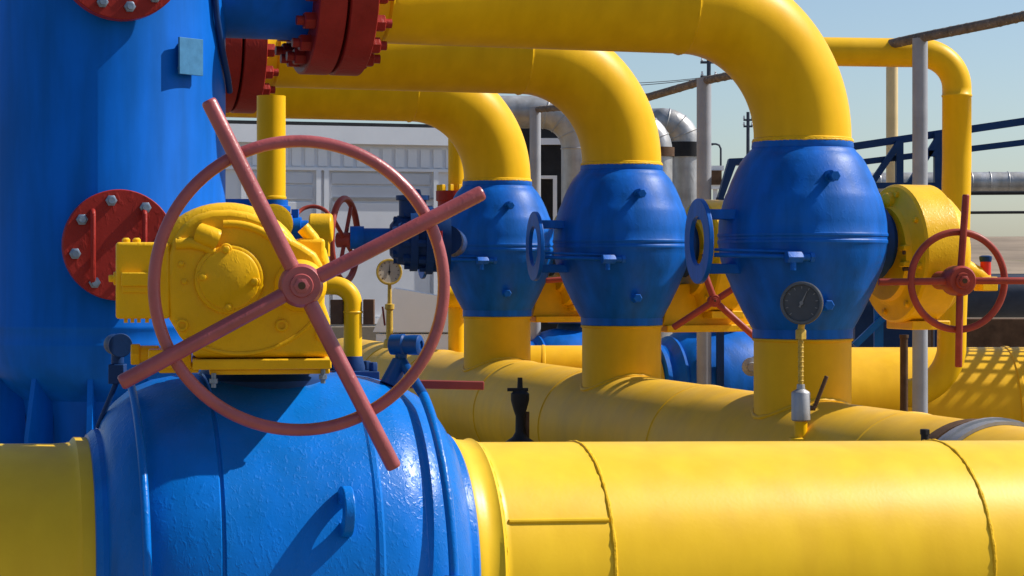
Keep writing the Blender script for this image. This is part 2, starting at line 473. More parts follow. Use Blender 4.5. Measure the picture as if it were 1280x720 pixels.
def make_overhead():
    top = V((C3.x, C3.y, zp(178)))
    root = thing('overhead_pipe', top, '', 'pipe', 'yellow overhead pipes bending down into the upright valves')
    RC = ZA - zp(172)
    pts, rs = [], []
    def add(p, r): pts.append(p); rs.append(r)
    zt = zp(178)
    add(V((C3.x, C3.y, zt)), RP); add(V((C3.x, C3.y, zt + .004)), RP + .008); add(V((C3.x, C3.y, zt + .016)), RP + .008); add(V((C3.x, C3.y, zt + .022)), RP)
    cc = V((C3.x, C3.y, ZA - RC)) - U * RC
    n = 28
    for i in range(n + 1):
        a = math.pi / 2 * i / n
        add(cc + U * RC * math.cos(a) + Z * RC * math.sin(a), RP)
    p0 = cc + Z * RC
    for d, r in ((.01, RP), (.016, RP + .005), (.026, RP + .005), (.032, RP)):
        add(p0 - U * d, r)
    L = 2.48 - RC
    add(p0 - U * (L - .09), RP); add(p0 - U * (L - .08), RP + .006); add(p0 - U * (L - .068), RP + .006); add(p0 - U * (L - .06), RP); add(p0 - U * (L + .02), RP + .02); add(p0 - U * (L + .05), RP + .05)
    mb = MB(); mb.tube(pts, rs, 64)
    mb.bead(p0 - U * .02, U, RP + .001, .007); mb.bead(p0 - U * (L - .075), U, RP + .001, .008)
    pipe = mb.build('pipe', M['yellow'], root, ang=50)
    mb = MB(); mb.bead(V((C3.x, C3.y, zt + .004)), Z, RP + .004, .008, 150); mb.build('weld_bead', M['weld'], root)
    ax = V((C3.x, C3.y, ZA))
    for s0, sg in ((2.52, -1), (2.68, -1)):
        mb = MB(); o = ax - U * s0
        mb.lathe(o, -U, [(0, .30), (.0, .43), (.006, .44), (.139, .44), (.145, .43), (.145, .30)], 64)
        fl = mb.build('flange', M['red'], root, ang=30)
        outer = s0 < 2.6
        for k in range(16):
            a = 2 * math.pi * (k + .5) / 16
            d = (W * math.cos(a) + Z * math.sin(a)) * .365
            mb = MB()
            if outer:
                hexprof(mb, o + d, U, .045, .055); mb.cyl(o + d, o + d + U * .09, .024, 10)
            else:
                q = o + d - U * .145
                hexprof(mb, q, -U, .045, .055); mb.cyl(q, q - U * .09, .024, 10)
            mb.build('nut', M['red'], fl)
    # blue stub between flange and vessel nozzle
    return root


op3 = make_overhead()
op2 = copy_tree(op3); op2.location = op3.location + STEP
op1 = copy_tree(op3); op1.location = op3.location + STEP * 2
op3['label'] = 'topmost yellow overhead pipe, bending down into the largest blue upright valve'
op2['label'] = 'yellow overhead pipe in the middle, bending down into the middle blue upright valve'
op1['label'] = 'lowest yellow overhead pipe, bending down into the smallest blue upright valve'

# ------------------------------------------------------------------ header with risers
HX0 = 5.40
HZ, HR = .78, .40
def hax(Y): return V((HX0 - .3304 * Y, Y, HZ))
hroot = thing('header_pipe', V((HX0 - .3304 * 11.5, 11.5, HZ - HR)), 'big yellow header pipe under the three upright blue valves, streaked with pale dust', 'pipe')
a0 = hax(7.2); a1 = hax(21.6); Lh = (a1 - a0).length
prof = [(0, HR)]
for yy in (9.0, 10.35, 12.75, 14.65, 16.1, 18.2, 19.6):
    h = (hax(yy) - a0).length
    prof += [(h - .012, HR), (h - .008, HR + .006), (h + .008, HR + .006), (h + .012, HR)]
prof += [(Lh - .1, HR), (Lh - .03, HR * .8), (Lh, HR * .4), (Lh, 0)]
mb = MB(); mb.lathe(a0, W, prof, 80)
hp = mb.build('pipe', M['yellow_header'], hroot, ang=50)
for k in range(3):
    o = C3 + STEP * k
    mb = MB(); zt = zp(422)
    mb.lathe(V((o.x, o.y, 0)), Z, [(HZ, RP), (zt - .02, RP), (zt - .016, RP + .006), (zt - .003, RP + .006), (zt, RP - .004)], 64)
    mb.bead(V((o.x, o.y, zt - .01)), Z, RP + .002, .008)
    # fillet weld following the saddle
    pts = []
    for i in range(72):
        a = 2 * math.pi * i / 72
        d = U * math.cos(a) + W * math.sin(a)
        lat = RP * math.cos(a)
        pts.append(V((o.x, o.y, HZ)) + d * (RP + .004) + Z * (math.sqrt(HR * HR - lat * lat) + .002))
    mb.tube(pts, [random.uniform(.010, .016) for _ in pts], 8, closed=True)
    mb.build('riser', M['yellow_header'], hroot)
# band clamp
mb = MB(); q = hax(9.62)
mb.lathe(q, W, [(-.10, HR + .002), (-.10, HR + .018), (-.03, HR + .018), (-.03, HR + .030), (.0, HR + .030), (.0, HR + .018), (.05, HR + .018), (.05, HR + .002)], 64, cap=False)
tag(mb.build('band_clamp', M['steel'], loc=q - Z * HR), 'bare steel band clamped round the header pipe near its closest seam', 'clamp')
mb = MB()
mb.lathe(q, W, [(.09, HR + .002), (.09, HR + .011), (.18, HR + .011), (.18, HR + .002)], 64, cap=False)
tag(mb.build('rubber_band', M['brown'], loc=q + W * .12 - Z * HR), 'rusty brown band round the header pipe beside the steel clamp', 'band')
# short bright branch behind the smaller risers
mb = MB(); o = V((-.3, 17.6, 1.0)); mb.lathe(o, X, [(0, .245), (.55, .245), (.555, .25), (.575, .25), (.58, .245), (1.25, .245)], 40)
tag(mb.build('branch_pipe', M['yellow'], loc=o - Z * .24), 'sunlit yellow branch pipe seen between the two smaller risers', 'pipe')

# ------------------------------------------------------------------ nearest pipe and valve
FY = 5.5
KF = FY / F_PX
FC = P(337, 723, FY)
RF = 169 * KF




root = thing('gas_pipe', FC + UF * .52 - Z * RF, 'large yellow pipe running from the blue valve along the bottom, marked with weld seams', 'pipe', 'yellow pipes on either end of the nearest blue valve')
mb = MB()
pr = [(.452, RF + .012), (.462, RF + .016), (.49, RF + .016), (.50, RF + .008), (.535, RF + .006), (.545, RF + .011), (.555, RF + .003)]
pr += [(.57, RF), (2.9, RF)]
mb.lathe(FC, UF, pr, 128)

# longitudinal seam of the first spool
for u_ in (.552, .845, 1.94):
    b_ = MB(); b_.bead(FC + UF * u_, UF, RF - .001, .0062, 190); b_.build('weld_bead', M['weld'], root)
a = rad(30)
dn = -WF * math.cos(a) + Z * math.sin(a)
mb.tube([FC + UF * s + dn * (RF + .001) for s in (.57, .66, .75, .84)], .006, 8)
mb.build('pipe', M['yellow_near'], root, ang=40)
root = thing('gas_pipe', FC - UF * .52 - Z * RF, 'yellow pipe stub entering the blue valve below the tall blue vessel', 'pipe', 'yellow pipes on either end of the nearest blue valve')
mb = MB()
pr = [(.466, RF + .002), (.476, RF + .016), (.515, RF + .016), (.525, RF + .004), (.535, RF + .002), (.56, RF), (1.5, RF)]
mb.lathe(FC, -UF, pr, 96)
mb.build('pipe', M['yellow_near'], root, ang=40)

fv = thing('ball_valve', FC - Z * .55, 'nearest and largest blue ball valve with barrel body and big red handwheel on yellow gearbox', 'valve')
mb = MB()
PX = [(-232, 170), (-229, 180), (-222, 186), (-216, 187), (-213, 196), (-206, 208), (-193, 222), (-175, 237), (-150, 247.5), (-120, 253.5), (-97, 256), (-95, 254), (-92.5, 254),
      (-91, 257), (-50, 258), (0, 258.5), (60, 258), (82, 257.4), (85, 259), (90, 259), (93, 256.8), (120, 253), (145, 246.6), (147, 245), (150, 245), (172, 236), (175, 233.5), (178, 233), (194, 219), (206, 203), (214, 190),
      (216, 184), (224, 182), (228, 176), (231, 170)]
mb.lathe(FC, UF, [(h * KF / math.cos(TF) * .955, r * KF) for h, r in PX], 112)
mb.build('body', M['blue_cast'], fv, ang=28)
# neck
vt = FC + Z * .53
mb = MB(); mb.lathe(vt - UF * .02, Z, [(-.06, .20), (.0, .19), (.012, .165), (.03, .155), (.055, .155), (.055, .17), (.075, .17)], 48)
mb.build('neck', M['blue_dark'], fv)
# lifting eye
a = rad(24.5); dn = -WF * math.cos(a) + Z * math.sin(a)
q = FC + UF * .10 + dn * (257 * KF + .018)
mb = MB(); mb.annulus(q - UF * .012, UF, .062, .028, .026, 32)
mb.build('lifting_eye', M['blue_cast'], fv, bevel=.004)
# drain lines
def drain(u, R, ph0, ph1, r, capf):
    mb = MB()
    pts = []
    for i in range(31):
        ph = rad(ph0 + (ph1 - ph0) * i / 30)
        pts.append(FC + UF * u + (-WF * math.cos(ph) + Z * math.sin(ph)) * R)
    mb.tube(pts, r, 14)
    e = pts[-1]
    ph = rad(ph1); dd = (-WF * math.cos(ph) + Z * math.sin(ph)); tt = (pts[-1] - pts[-2]).normalized()
    mb.cyl(e - tt * .03, e + tt * .035, r * 1.9, 16); hexprof(mb, e + tt * .03, tt, r * 1.6, .03)
    mb.box(e - dd * .04, UF, dd, tt, .03, .08, .03)
    return mb, pts
mb, pts = drain(-.375, .530, 84, 4, .0105, 0)
mb.build('drain_line', M['blue_cast'], fv)
mb, pts2 = drain(.365, .545, 66, 5, .0125, 0)
mb.build('drain_line', M['blue_cast'], fv)
# drain fittings at the tops of the two lines
q = P(147, 431, 5.38)
mb = MB(); ax = V((.35, -.93, 0)).normalized()
mb.lathe(q - ax * .06, ax, [(0, .022), (.004, .027), (.10, .027), (.104, .024)], 24); mb.lathe(q + ax * .03, ax, [(0, .031), (.016, .031)], 24)
mb.cyl(q, q - Z * .05, .016, 14); mb.box(q - Z * .075, X, Yv, Z, .04, .045, .05)
mb.cyl(q - Z * .09 , P(122, 535, 5.38), .007, 12)
mb.cyl(q - Z * .09 + X * .012, pts[0], .012, 12)
mb.build('drain_fitting', M['blue_dark'], fv, bevel=.002)
q = P(507, 431, 5.52)
mb = MB(); ax = V((.94, -.33, 0)).normalized()
mb.lathe(q - ax * .045, ax, [(0, .018), (.005, .027), (.04, .029), (.045, .025), (.06, .027), (.085, .027), (.09, .02), (.09, .012), (.085, .012), (.085, 0)], 22)
mb.cyl(q - ax * .01, q - ax * .015 - Z * .05, .016, 14)
mb.cyl(P(500, 452, 5.52), P(486, 482, 5.5), .022, 14, r2=.026)
mb.cyl(P(503, 452, 5.52), pts2[0], .014, 12, r2=.013)
mb.build('drain_fitting', M['blue_mid'], fv)

UG = V((math.cos(rad(9)), math.sin(rad(9)), 0)); WG = V((-math.sin(rad(9)), math.cos(rad(9)), 0))
# gearbox of the nearest valve
YG = 5.06
KG = YG / F_PX
def g(px, py, d=0.):
    return P(347, py, YG) + UG * ((px - 347) * KG) - WG * d


gc = g(330, 460, -.2)
outl = [(213, 398), (210, 350), (211, 318), (218, 298), (230, 281), (246, 269), (266, 263), (288, 262), (310, 265), (330, 272), (348, 283), (364, 297), (380, 306), (395, 316), (403, 330),
        (406, 350), (406, 380), (413, 400), (414, 447), (243, 447), (240, 436), (226, 420)]
mb = MB(); mb.prism([g(x, y, 0) for x, y in outl], WG * .34)
gb = mb.build('gearbox', M['yellow_cast'], fv, bevel=.015, ang=50)
# rolled crown of the housing, thicker towards the back
mb = MB()
pts = [g(284 + 84 * math.cos(rad(a)), 350 - 80 * math.sin(rad(a)), -.045) for a in range(150, -31, -6)]
mb.tube(pts, .034, 16)
pts = [g(288 + 80 * math.cos(rad(a)), 352 - 72 * math.sin(rad(a)), -.0) for a in range(96, 20, -6)]
mb.tube(pts, .010, 10)
mb.build('housing_rib', M['yellow_cast'], gb)
mb = MB()
pts = [g(300 + 118 * math.cos(rad(a)), 330 - 112 * math.sin(rad(a)), 0.0) for a in range(236, 328, 6)]
mb.tube(pts, .0055, 8)
mb.tube([g(222, 305, 0), g(240, 304, .004), (g(258, 308, .004)), g(272, 318, 0)], .014, 10)
mb.tube([g(250, 292, 0), g(262, 296, .01), (g(272, 300, .006))], .026, 12)
mb.build('housing_rib', M['yellow_cast'], gb)
mb = MB(); q = g(287, 349)
mb.lathe(q, -WG, [(-.01, .086), (.010, .083), (.013, .079), (.013, .073), (.018, .072), (.021, .068), (.021, 0)], 48)
for x, y in ((283, 312), (318, 352), (286, 384), (254, 346)):
    p = g(x, y); mb.lathe(p, -WG, [(-.005, .016), (.018, .015), (.02, .013)], 16); hexprof(mb, p - WG * .018, -WG, .010, .009)
mb.build('round_cover', M['yellow_cast'], gb, bevel=.002)
for x, y in ((229, 406), (352, 407), (402, 418)):
    mb = MB(); p = g(x, y); mb.lathe(p, -WG, [(-.005, .017), (.006, .016), (.010, .013), (.010, .009), (.005, .009)], 20)
    mb.build('bolt_boss', M['yellow_cast'], gb)
for x, y in ((228, 330), (232, 352), (226, 300)):
    mb = MB(); p = g(x, y); mb.lathe(p, -WG, [(-.005, .008), (.006, .007), (.008, .004)], 10); mb.build('plug', M['yellow_cast'], gb)
# bearing box on the side
mb = MB()
c = g(181, 350.5, -.10); mb.box(c, UG, WG, Z, 66 * KG, .20, 95 * KG)
mb.box(g(218, 349, -.12), UG, WG, Z, 24 * KG, .17, 80 * KG)
bx = mb.build('bearing_box', M['yellow_cast'], gb, bevel=.008)
mb = MB()
mb.box(g(176, 349, .003), UG, WG, Z, 42 * KG, .025, 17 * KG)
mb.box(g(178, 361, .0), UG, WG, Z, 44 * KG, .012, 9 * KG)
mb.build('box_rib', M['yellow_cast'], gb, bevel=.003)
mb = MB(); mb.cyl(g(139, 348, -.03), g(152, 348, -.03), .009, 14); mb.cyl(g(145, 348, -.03), g(152, 348, -.03), .017, 14)
mb.build('shaft_stub', M['yellow_cast'], gb, bevel=.003)
for x in (160, 173):
    mb = MB(); mb.lathe(g(x, 303.5, -.05), Z, [(-.004, .010), (.008, .010), (.012, .006)], 12); mb.build('cap_bolt', M['yellow_cast'], gb)
for x in (160, 168, 176, 186):
    mb = MB(); mb.box(g(x, 400, -.03), UG, WG, Z, .009, .012, .012); mb.build('cap_bolt', M['yellow_cast'], gb)
# foot flange
mb = MB()
mb.box(g(328, 455, -.17), UG, WG, Z, 172 * KG, .36, 13 * KG)
mb.box(g(338, 465, -.17), UG, WG, Z, 150 * KG, .30, 7 * KG)
mb.box(g(214, 450, -.16), UG, WG, Z, 54 * KG, .16, 24 * KG); mb.cyl(g(170, 446, -.2), g(200, 446, -.2), .022, 16); mb.cyl(g(164, 446, -.2), g(176, 446, -.2), .03, 6)
mb.box(g(225, 462, -.16), UG, WG, Z, 50 * KG, .12, 12 * KG)
mb.build('foot_flange', M['yellow_cast'], gb, bevel=.004)
for x, y in ((268, 470), (404, 466)):
    mb = MB(); mb.cyl(g(x, y - 4, -.01), g(x, y + 14, -.01), .006, 10); hexprof(mb, g(x, y + 3, -.01), -Z, .011, .012)
    mb.build('stud', M['bolt'], gb)
# rear parts: a ridge and an upper ear behind the wheel
mb = MB()
mb.box(g(392, 314, -.18), UG, WG, Z, 36 * KG, .16, 34 * KG); mb.build('rear_cover', M['yellow_cast'], gb, bevel=.01)
mb = MB(); mb.tube([g(382, 283, -.12), g(394, 297, -.12), g(404, 315, -.12), g(409, 335, -.12)], .017, 12)
mb.build('rear_ridge', M['yellow_cast'], gb)
mb = MB(); mb.box(g(398, 432, -.27), UG, WG, Z, 46 * KG, .10, 54 * KG)
mb.build('rear_cover', M['yellow_cast'], gb, bevel=.01)
# shaft boss and wheel
hcn = P(376, 357, 4.93); kw = 4.93 / F_PX
mb = MB(); p = g(375, 357)
mb.lathe(p, -WG, [(-.01, .066), (.02, .060), (.035, .046), (.075, .044), (.08, .036), (.12, .036)], 36)
mb.build('shaft_boss', M['yellow_cast'], gb)
handwheel(fv, 'handwheel', hcn, UG, Z, -WG, 181 * kw, 7.8 * kw,
          [(116.5, 257 * kw), (117 + 180, 258 * kw), (27.2, 258 * kw), (208.4, 252 * kw)], 0, 9.9 * kw, 27.5 * kw, .07, M['wheel_red'], .16, d0=.014)

# bent bypass pipe beside the gearbox
r_ = 11.5 * 5.75 / F_PX
root = thing('bent_pipe', P(441, 472, 5.75), 'small yellow bent pipe rising from a blue flange beside the yellow gearbox', 'pipe')
pts = []
cc = P(418, 380, 5.75); kk = 5.75 / F_PX
pts.append(P(380, 357, 5.75))
for i in range(13):
    a = math.pi / 2 * (1 - i / 12); pts.append(cc + V((math.cos(a) * 23 * kk, 0, math.sin(a) * 23 * kk)))
pts.append(P(441, 446, 5.75))
rs = [r_] * len(pts)
mb = MB(); mb.tube(pts, rs, 24); mb.ring(P(441, 390, 5.75), Z, r_, .003, 24, 6)
mb.build('pipe', M['yellow'], root)
mb = MB(); b0 = P(441, 472, 5.75)
mb.lathe(b0, Z, [(-.03, .030), (.004, .034), (.02, .034), (.03, .034), (.06, .026)], 24)
mb.box(b0 + Z * .005, UF, WF, Z, .125, .12, .03)
for i in (-1, 1):
    for j in (-1, 1):
        hexprof(mb, b0 + UF * .048 * i + WF * .045 * j + Z * .02, Z, .013, .025)
mb.build('flange', M['blue_dark'], root, bevel=.002)
mb = MB(); q = P(441, 390, 5.75)
mb.box(q - X * .044 + Yv * .01, X, Yv, Z, .035, .04, .068); mb.box(q + X * .044 + Yv * .01, X, Yv, Z, .03, .04, .07)
mb.build('pipe_clamp', M['brown'], root, bevel=.002)
# maroon lever
mb = MB(); a = P(418, 478, 5.72); b = P(605, 482, 5.78)
mb.bar(a, b, .012, .024); mb.cyl(a + Z * .03, a - Z * .045, .02, 16)
tag(mb.build('valve_lever', M['lever_red'], loc=a - Z * .045, bevel=.003), 'flat maroon lever sticking out behind the blue drain fitting', 'lever')

# ------------------------------------------------------------------ tall vessel
VX = V((C3.x, C3.y, 0)) - U * 3.82
RV = .597
vs = thing('tall_vessel', V((VX.x, VX.y, 0)), 'tall blue cylindrical vessel with red bolted covers, standing behind the nearest valve', 'vessel')
def zv(py, Y=9.72): return CAMH - (py - HOR) / F_PX * Y
mb = MB()
pr = [(.55, .30), (zv(505), .42), (zv(488), .50), (zv(470), .56), (zv(455), .585), (zv(440), .594), (zv(434), RV + .004), (zv(431), RV + .004), (zv(428), RV), (zv(414), RV), (zv(412), RV + .004), (zv(408), RV + .004), (zv(406), RV), (3.9, RV), (3.903, RV + .004), (3.914, RV + .004), (3.917, RV), (5.2, RV), (5.35, .52), (5.45, .35), (5.5, 0)]
mb.lathe(VX, Z, [(.35, .28)] + pr, 96)
mb.build('shell', M['blue_vessel'], vs, ang=30)
mb = MB(); mb.lathe(VX, Z, [(0, .47), (.03, .47), (.03, .42), (.95, .42)], 48)
sk_ = mb.build('skirt', M['blue_dark'], vs)
for k in range(12):
    a = 2 * math.pi * k / 12 + .1
    d = V((math.cos(a), math.sin(a), 0)); mb = MB()
    mb.prism([VX + d * .41 + Z * .0, VX + d * .60, VX + d * .60 + Z * 1.1, VX + d * .54 + Z * zv(470), VX + d * .41 + Z * (zv(500))], d.cross(Z) * .025)
    mb.build('gusset', M['blue_vessel'], sk_)


def cover(be, z, R, nb, hand, name):
    n = V((math.sin(rad(be)), -math.cos(rad(be)), 0)); tx = V((math.cos(rad(be)), math.sin(rad(be)), 0))
    o = V((VX.x, VX.y, z)) + n * (RV - .06)
    mb = MB(); mb.lathe(o, n, [(0, R * .72), (.085, R * .72), (.085, R), (.125, R), (.13, R * .99), (.13, R * 1.0), (.165, R), (.17, R * .985), (.17, 0)], 64)
    cv = mb.build(name, M['red'], vs, ang=30)
    for k in range(nb):
        a = 2 * math.pi * (k + .25) / nb; d = (tx * math.cos(a) + Z * math.sin(a)) * R * .81
        mb = MB(); q = o + n * .168 + d
        hexprof(mb, q - n * .002, n, .027, .026); mb.cyl(q, q + n * .042, .015, 12)
        mb.build('bolt', M['bolt'], cv)
    if hand:
        for sx in (-.49, .42):
            mb = MB(); q = o + n * .168 + tx * R * sx
            t_, b_ = .155, -.165
            mb.tube([q + Z * t_, q + Z * t_ + n * .035, q + Z * (t_ - .012) + n * .047, q + Z * (b_ + .012) + n * .047, q + Z * b_ + n * .035, q + Z * b_], .0125, 12)
            mb.build('grab_handle', M['red'], cv)
    return cv


cover(17, zv(306, 9.55), .258, 8, True, 'manhole_cover')
cover(18, zv(-60, 9.55), .30, 12, False, 'inspection_cover')
# name plate bracket
be = 51; n = V((math.sin(rad(be)), -math.cos(rad(be)), 0)); tx = V((math.cos(rad(be)), math.sin(rad(be)), 0))
q = V((VX.x, VX.y, CAMH + 263 / F_PX * 9.95)) + n * (RV + .035)
mb = MB(); mb.box(q, tx, n, Z, .15, .012, .175); mb.box(q - n * .03 + Z * .055, tx, n, Z, .10, .06, .012); mb.box(q - n * .03 - Z * .055, tx, n, Z, .10, .06, .012)
mb.build('plate_bracket', M['plate'], vs, bevel=.002)
# nozzle towards the flange joint
mb = MB(); ax = V((C3.x, C3.y, ZA)); mb.lathe(ax, -U, [(2.82, RP + .03), (2.875, RP), (3.42, RP)], 56)
mb.build('nozzle', M['blue_vessel'], vs)
# thin dark blue tube curving down round the shell
mb = MB()
mb.tube([V((VX.x, VX.y, z)) + V((math.sin(rad(b)), -math.cos(rad(b)), 0)) * (RV + .02) for b, z in ((66, 3.7), (68, 3.35), (72, 3.12), (79, 2.95), (88, 2.84), (96, 2.78))], .016, 10)
mb.build('dark_tube', M['blue_dark'], vs)

# ------------------------------------------------------------------ grey posts and rail
rp = [(1150, 48, 14.0, 9.5), (880, 98, 16.68, 9.2), (669, 134, 19.5, 7)]
plab = ['grey steel post standing behind the yellow gearbox of the largest valve', 'grey steel post between the middle and the largest upright valves', 'thin pale grey post just beside the smallest upright valve']
for (px, py, Y, hw), lb in zip(rp, plab):
    top = P(px, py, Y); k = Y / F_PX
    mb = MB(); b = V((top.x, top.y, 0))
    mb.lathe(b, Z, [(0, .14), (.012, .14), (.012, hw * k), (top.z - .0, hw * k)], 28)
    tag(mb.build('steel_post', M['post'], loc=b), lb, 'post', 'grey posts carrying the sloping rail')
pts = []
for px, py, Y in ((1400, -6, 11.2), (1330, 9, 11.7), (1240, 29, 12.2), (1150, 47, 12.85), (1040, 71, 13.7), (960, 85, 14.45), (880, 101, 15.3), (812, 121, 16.1), (740, 131, 17), (669, 137, 17.9)):
    pts.append(P(px, py, Y * 1.09))
mb = MB(); mb.tube(pts, [.031 + random.uniform(-.003, .003) for _ in pts], 14)
# wrapped lashings
for i in range(len(pts) - 1):
    for f in [j / 9 for j in range(9)]:
        q = pts[i].lerp(pts[i + 1], f); mb.ring(q, pts[i + 1] - pts[i], .029, .005 + .003 * random.random(), 12, 6)
tag(mb.build('sloping_rail', M['rail'], loc=pts[-1]), 'rough wrapped brown rail sloping upward across the grey posts', 'rail')

# ------------------------------------------------------------------ gooseneck and big rear pipe
root = thing('gooseneck_pipe', P(1190, 505, 14.35), 'slim yellow gooseneck pipe turning down beside the grey post and the small handwheel', 'pipe')
Yg = 14.35; k = Yg / F_PX
pts = [P(930, 62, Yg), P(1000, 64, Yg), P(1130, 66, Yg)]
cc = P(1150, 110, Yg)
for i in range(15):
    a = math.pi / 2 * (1 - i / 14); pts.append(cc + V((math.cos(a) * 46 * k, 0, math.sin(a) * 44 * k)))
rs = [18 * k] * len(pts)
for py, r in ((118, 18), (118.5, 18.8), (121, 18.8), (121.5, 18), (200, 18), (300, 18), (400, 18)):
    pts.append(P(1196 - max(0, py - 250) * .04, py, Yg)); rs.append(r * k)
cc = P(1130, 430, Yg)
for i in range(1, 12):
    a = -math.pi / 2 * i / 11; pts.append(cc + V((math.cos(a) * 60 * k, 0, math.sin(a) * 62 * k))); rs.append(18 * k)
mb = MB(); mb.tube(pts, rs, 32); mb.build('pipe', M['yellow'], root, ang=60)
root = thing('rear_pipe', P(1010, 610, 15.2), 'thick yellow pipe lying behind the header, dappled with grating shadow', 'pipe')
mb = MB(); a = V((2.1, 15.2, .824)); b = V((6.9, 15.35, .824))
mb.lathe(a, b - a, [(0, 0), (.0, .32), (.03, .43), (.1, .496), (.25, .496), (.255, .503), (.27, .503), (.275, .496), (1.50, .496), (1.505, .504), (1.53, .504), (1.535, .496), (4.7, .496)], 72)
mb.build('pipe', M['yellow'], root, ang=40)
# brown standpipe and small stubs
b = P(1130, 419, 14.2)
mb = MB(); mb.cyl(V((b.x, b.y, 0)), b, .027, 14); mb.lathe(b, Z, [(-.02, .032), (0.004, .032)], 14)
tag(mb.build('thin_standpipe', M['brown'], loc=V((b.x, b.y, 0))), 'thin dark brown standpipe in front of the thick rear yellow pipe', 'post')
b = P(1156, 537, 8.3)
mb = MB(); mb.cyl(V((b.x, b.y, 0)), b, .0155, 14); hexprof(mb, b - Z * .02, Z, .02, .022)
tag(mb.build('stake', M['black'], loc=V((b.x, b.y, 0))), 'short black stake tip poking up just behind the large yellow pipe', 'stake')
# cream post behind
b = P(1115, 84, 22); mb = MB(); mb.cyl(V((b.x, b.y, 0)), b, .062, 18); mb.lathe(V((b.x, b.y, 0)), Z, [(0, .16), (.02, .16)], 18)
tag(mb.build('cream_post', M['cream'], loc=V((b.x, b.y, 0))), 'slim cream coloured post under the gooseneck pipe, behind blue brackets', 'post')

# ------------------------------------------------------------------ gauges
def gauge(pos, r, base, dial, label, capbox, needle, needle_mat, stemmat):
    root = thing('pressure_gauge', base, label, 'gauge', 'pressure gauges on the header pipe')
    n = V((-pos.x * .25, -1, .06)).normalized(); x = Z.cross(-n).normalized() * -1; y = x.cross(n) if x.cross(n).z > 0 else n.cross(x)
    mb = MB(); mb.lathe(pos - n * .045, n, [(0, r * .75), (.004, r * .9), (.05, r * .92), (.052, r), (.07, r), (.074, r * .96), (.074, r * .86), (.060, r * .84)], 48, cap=True)
    cs = mb.build('case', M['gauge_case'] if capbox else M['stem'], root, ang=30)
    mb = MB(); mb.lathe(pos + n * .0155, n, [(0, r * .85), (.002, r * .85)], 40); dl = mb.build('dial', dial, root)
    mb = MB(); o = pos + n * .021
    a = rad(needle); d = x * math.cos(a) + y * math.sin(a); pd = n.cross(d)
    mb.prism([o - d * r * .22 + pd * r * .045, o - d * r * .22 - pd * r * .045, o + d * r * .62 - pd * r * .012, o + d * r * .62 + pd * r * .012], n * .003)
    mb.cyl(o, o + n * .006, r * .09, 14)
    mb.build('needle', needle_mat, root)
    mb = MB()
    for kx in range(-45, 226, 27):
        a = rad(kx); d = x * math.cos(a) + y * math.sin(a); pd = n.cross(d); oo = pos + n * .0178
        mb.prism([oo + d * r * .66 + pd * r * .02, oo + d * r * .66 - pd * r * .02, oo + d * r * .78 - pd * r * .02, oo + d * r * .78 + pd * r * .02], n * .002)
    mb.build('scale_mark', needle_mat, root, flat=True)
    top = pos - Z * r * .92
    if capbox:
        mb = MB(); k = base.y / F_PX
        def q(py): return V((base.x, base.y, CAMH - (py - HOR) * k))
        mb.cyl(top + Z * .02, q(413), .018, 12); hexprof(mb, q(424), Z, .03, .05)
        mb.cyl(q(424), q(484), .013, 14)
        for yy in range(428, 484, 6): mb.ring(q(yy), Z, .0125, .004, 12, 6)
        mb.build('stem', stemmat, root)
        mb = MB(); mb.lathe(q(526), Z, [(0, .044), (.006, .049), (.145, .049), (.15, .046), (.165, .022), (.19, .02)], 28)
        cv = mb.build('isolating_valve', M['steel'], root)
        mb = MB(); mb.cyl(q(510) + X * .045, q(510) + X * .075, .014, 12); mb.cyl(q(510) + X * .07, q(470) + X * .135, .011, 12, round_end=True); mb.build('lever', M['brown'], cv)
        mb = MB(); mb.lathe(q(562), Z, [(0, .07), (.06, .06), (.065, .034), (.15, .034)], 24); mb.build('socket', M['yellow'], root)
    else:
        mb = MB(); mb.lathe(base, Z, [(-.02, .06), (.05, .045), (.06, .03), ((top - base).z - .22, .028), ((top - base).z - .21, .04), ((top - base).z - .17, .04), ((top - base).z - .165, .018), ((top - base).z + .02, .016)], 18)
        mb.build('stem', stemmat, root)
        mb = MB(); q_ = base + Z * .17 - X * .04; mb.bar(q_, q_ - X * .02 + Z * .16, .015, .03, up=Yv); mb.build('lever', M['lever_red'], root)
    return root


gauge(P(1003, 379, 10.78), 27 * 10.78 / F_PX, V((P(1001, 560, 10.8).x, 10.8, P(1001, 560, 10.8).z)), M['dark_dial'],
      'black pressure gauge with dark dial in front of the largest blue upright valve', True, 65, M['tick'], M['stem'])
Yg = 17.6
gauge(P(486, 340, Yg), 16.5 * Yg / F_PX, P(487, 432, Yg), M['pale_dial'],
      'pale round pressure gauge on a thin yellow stem, seen through the big handwheel', False, 85, M['black'], M['stem'])

# black vent valve in front of the header
root = thing('vent_valve', V((P(650, 500, 13.9).x, 13.9, 0)), 'black funnel shaped vent valve standing in front of the header pipe', 'valve')
k = 13.9 / F_PX; bx = P(650, 500, 13.9).x
def q(py): return CAMH - (py - HOR) * k
mb = MB(); o = V((bx, 13.9, 0))
mb.lathe(o, Z, [(0, .11), (.4, .11), (q(553), .105), (q(546), .05), (q(540), .032), (q(520), .030), (q(512), .045), (q(500), .062), (q(492), .062), (q(489), .045), (q(488), .02), (q(472), .016)], 24)
mb.build('body', M['black'], root)
mb = MB(); mb.bar(o + V((-.085, 0, q(487))), o + V((.055, 0, q(487))), .03, .022); mb.build('tee_handle', M['black'], root)
mb = MB(); mb.cyl(o + V((.045, .03, 0)), o + V((.045, .03, q(515))), .018, 12); mb.build('side_tube', M['brown'], root)

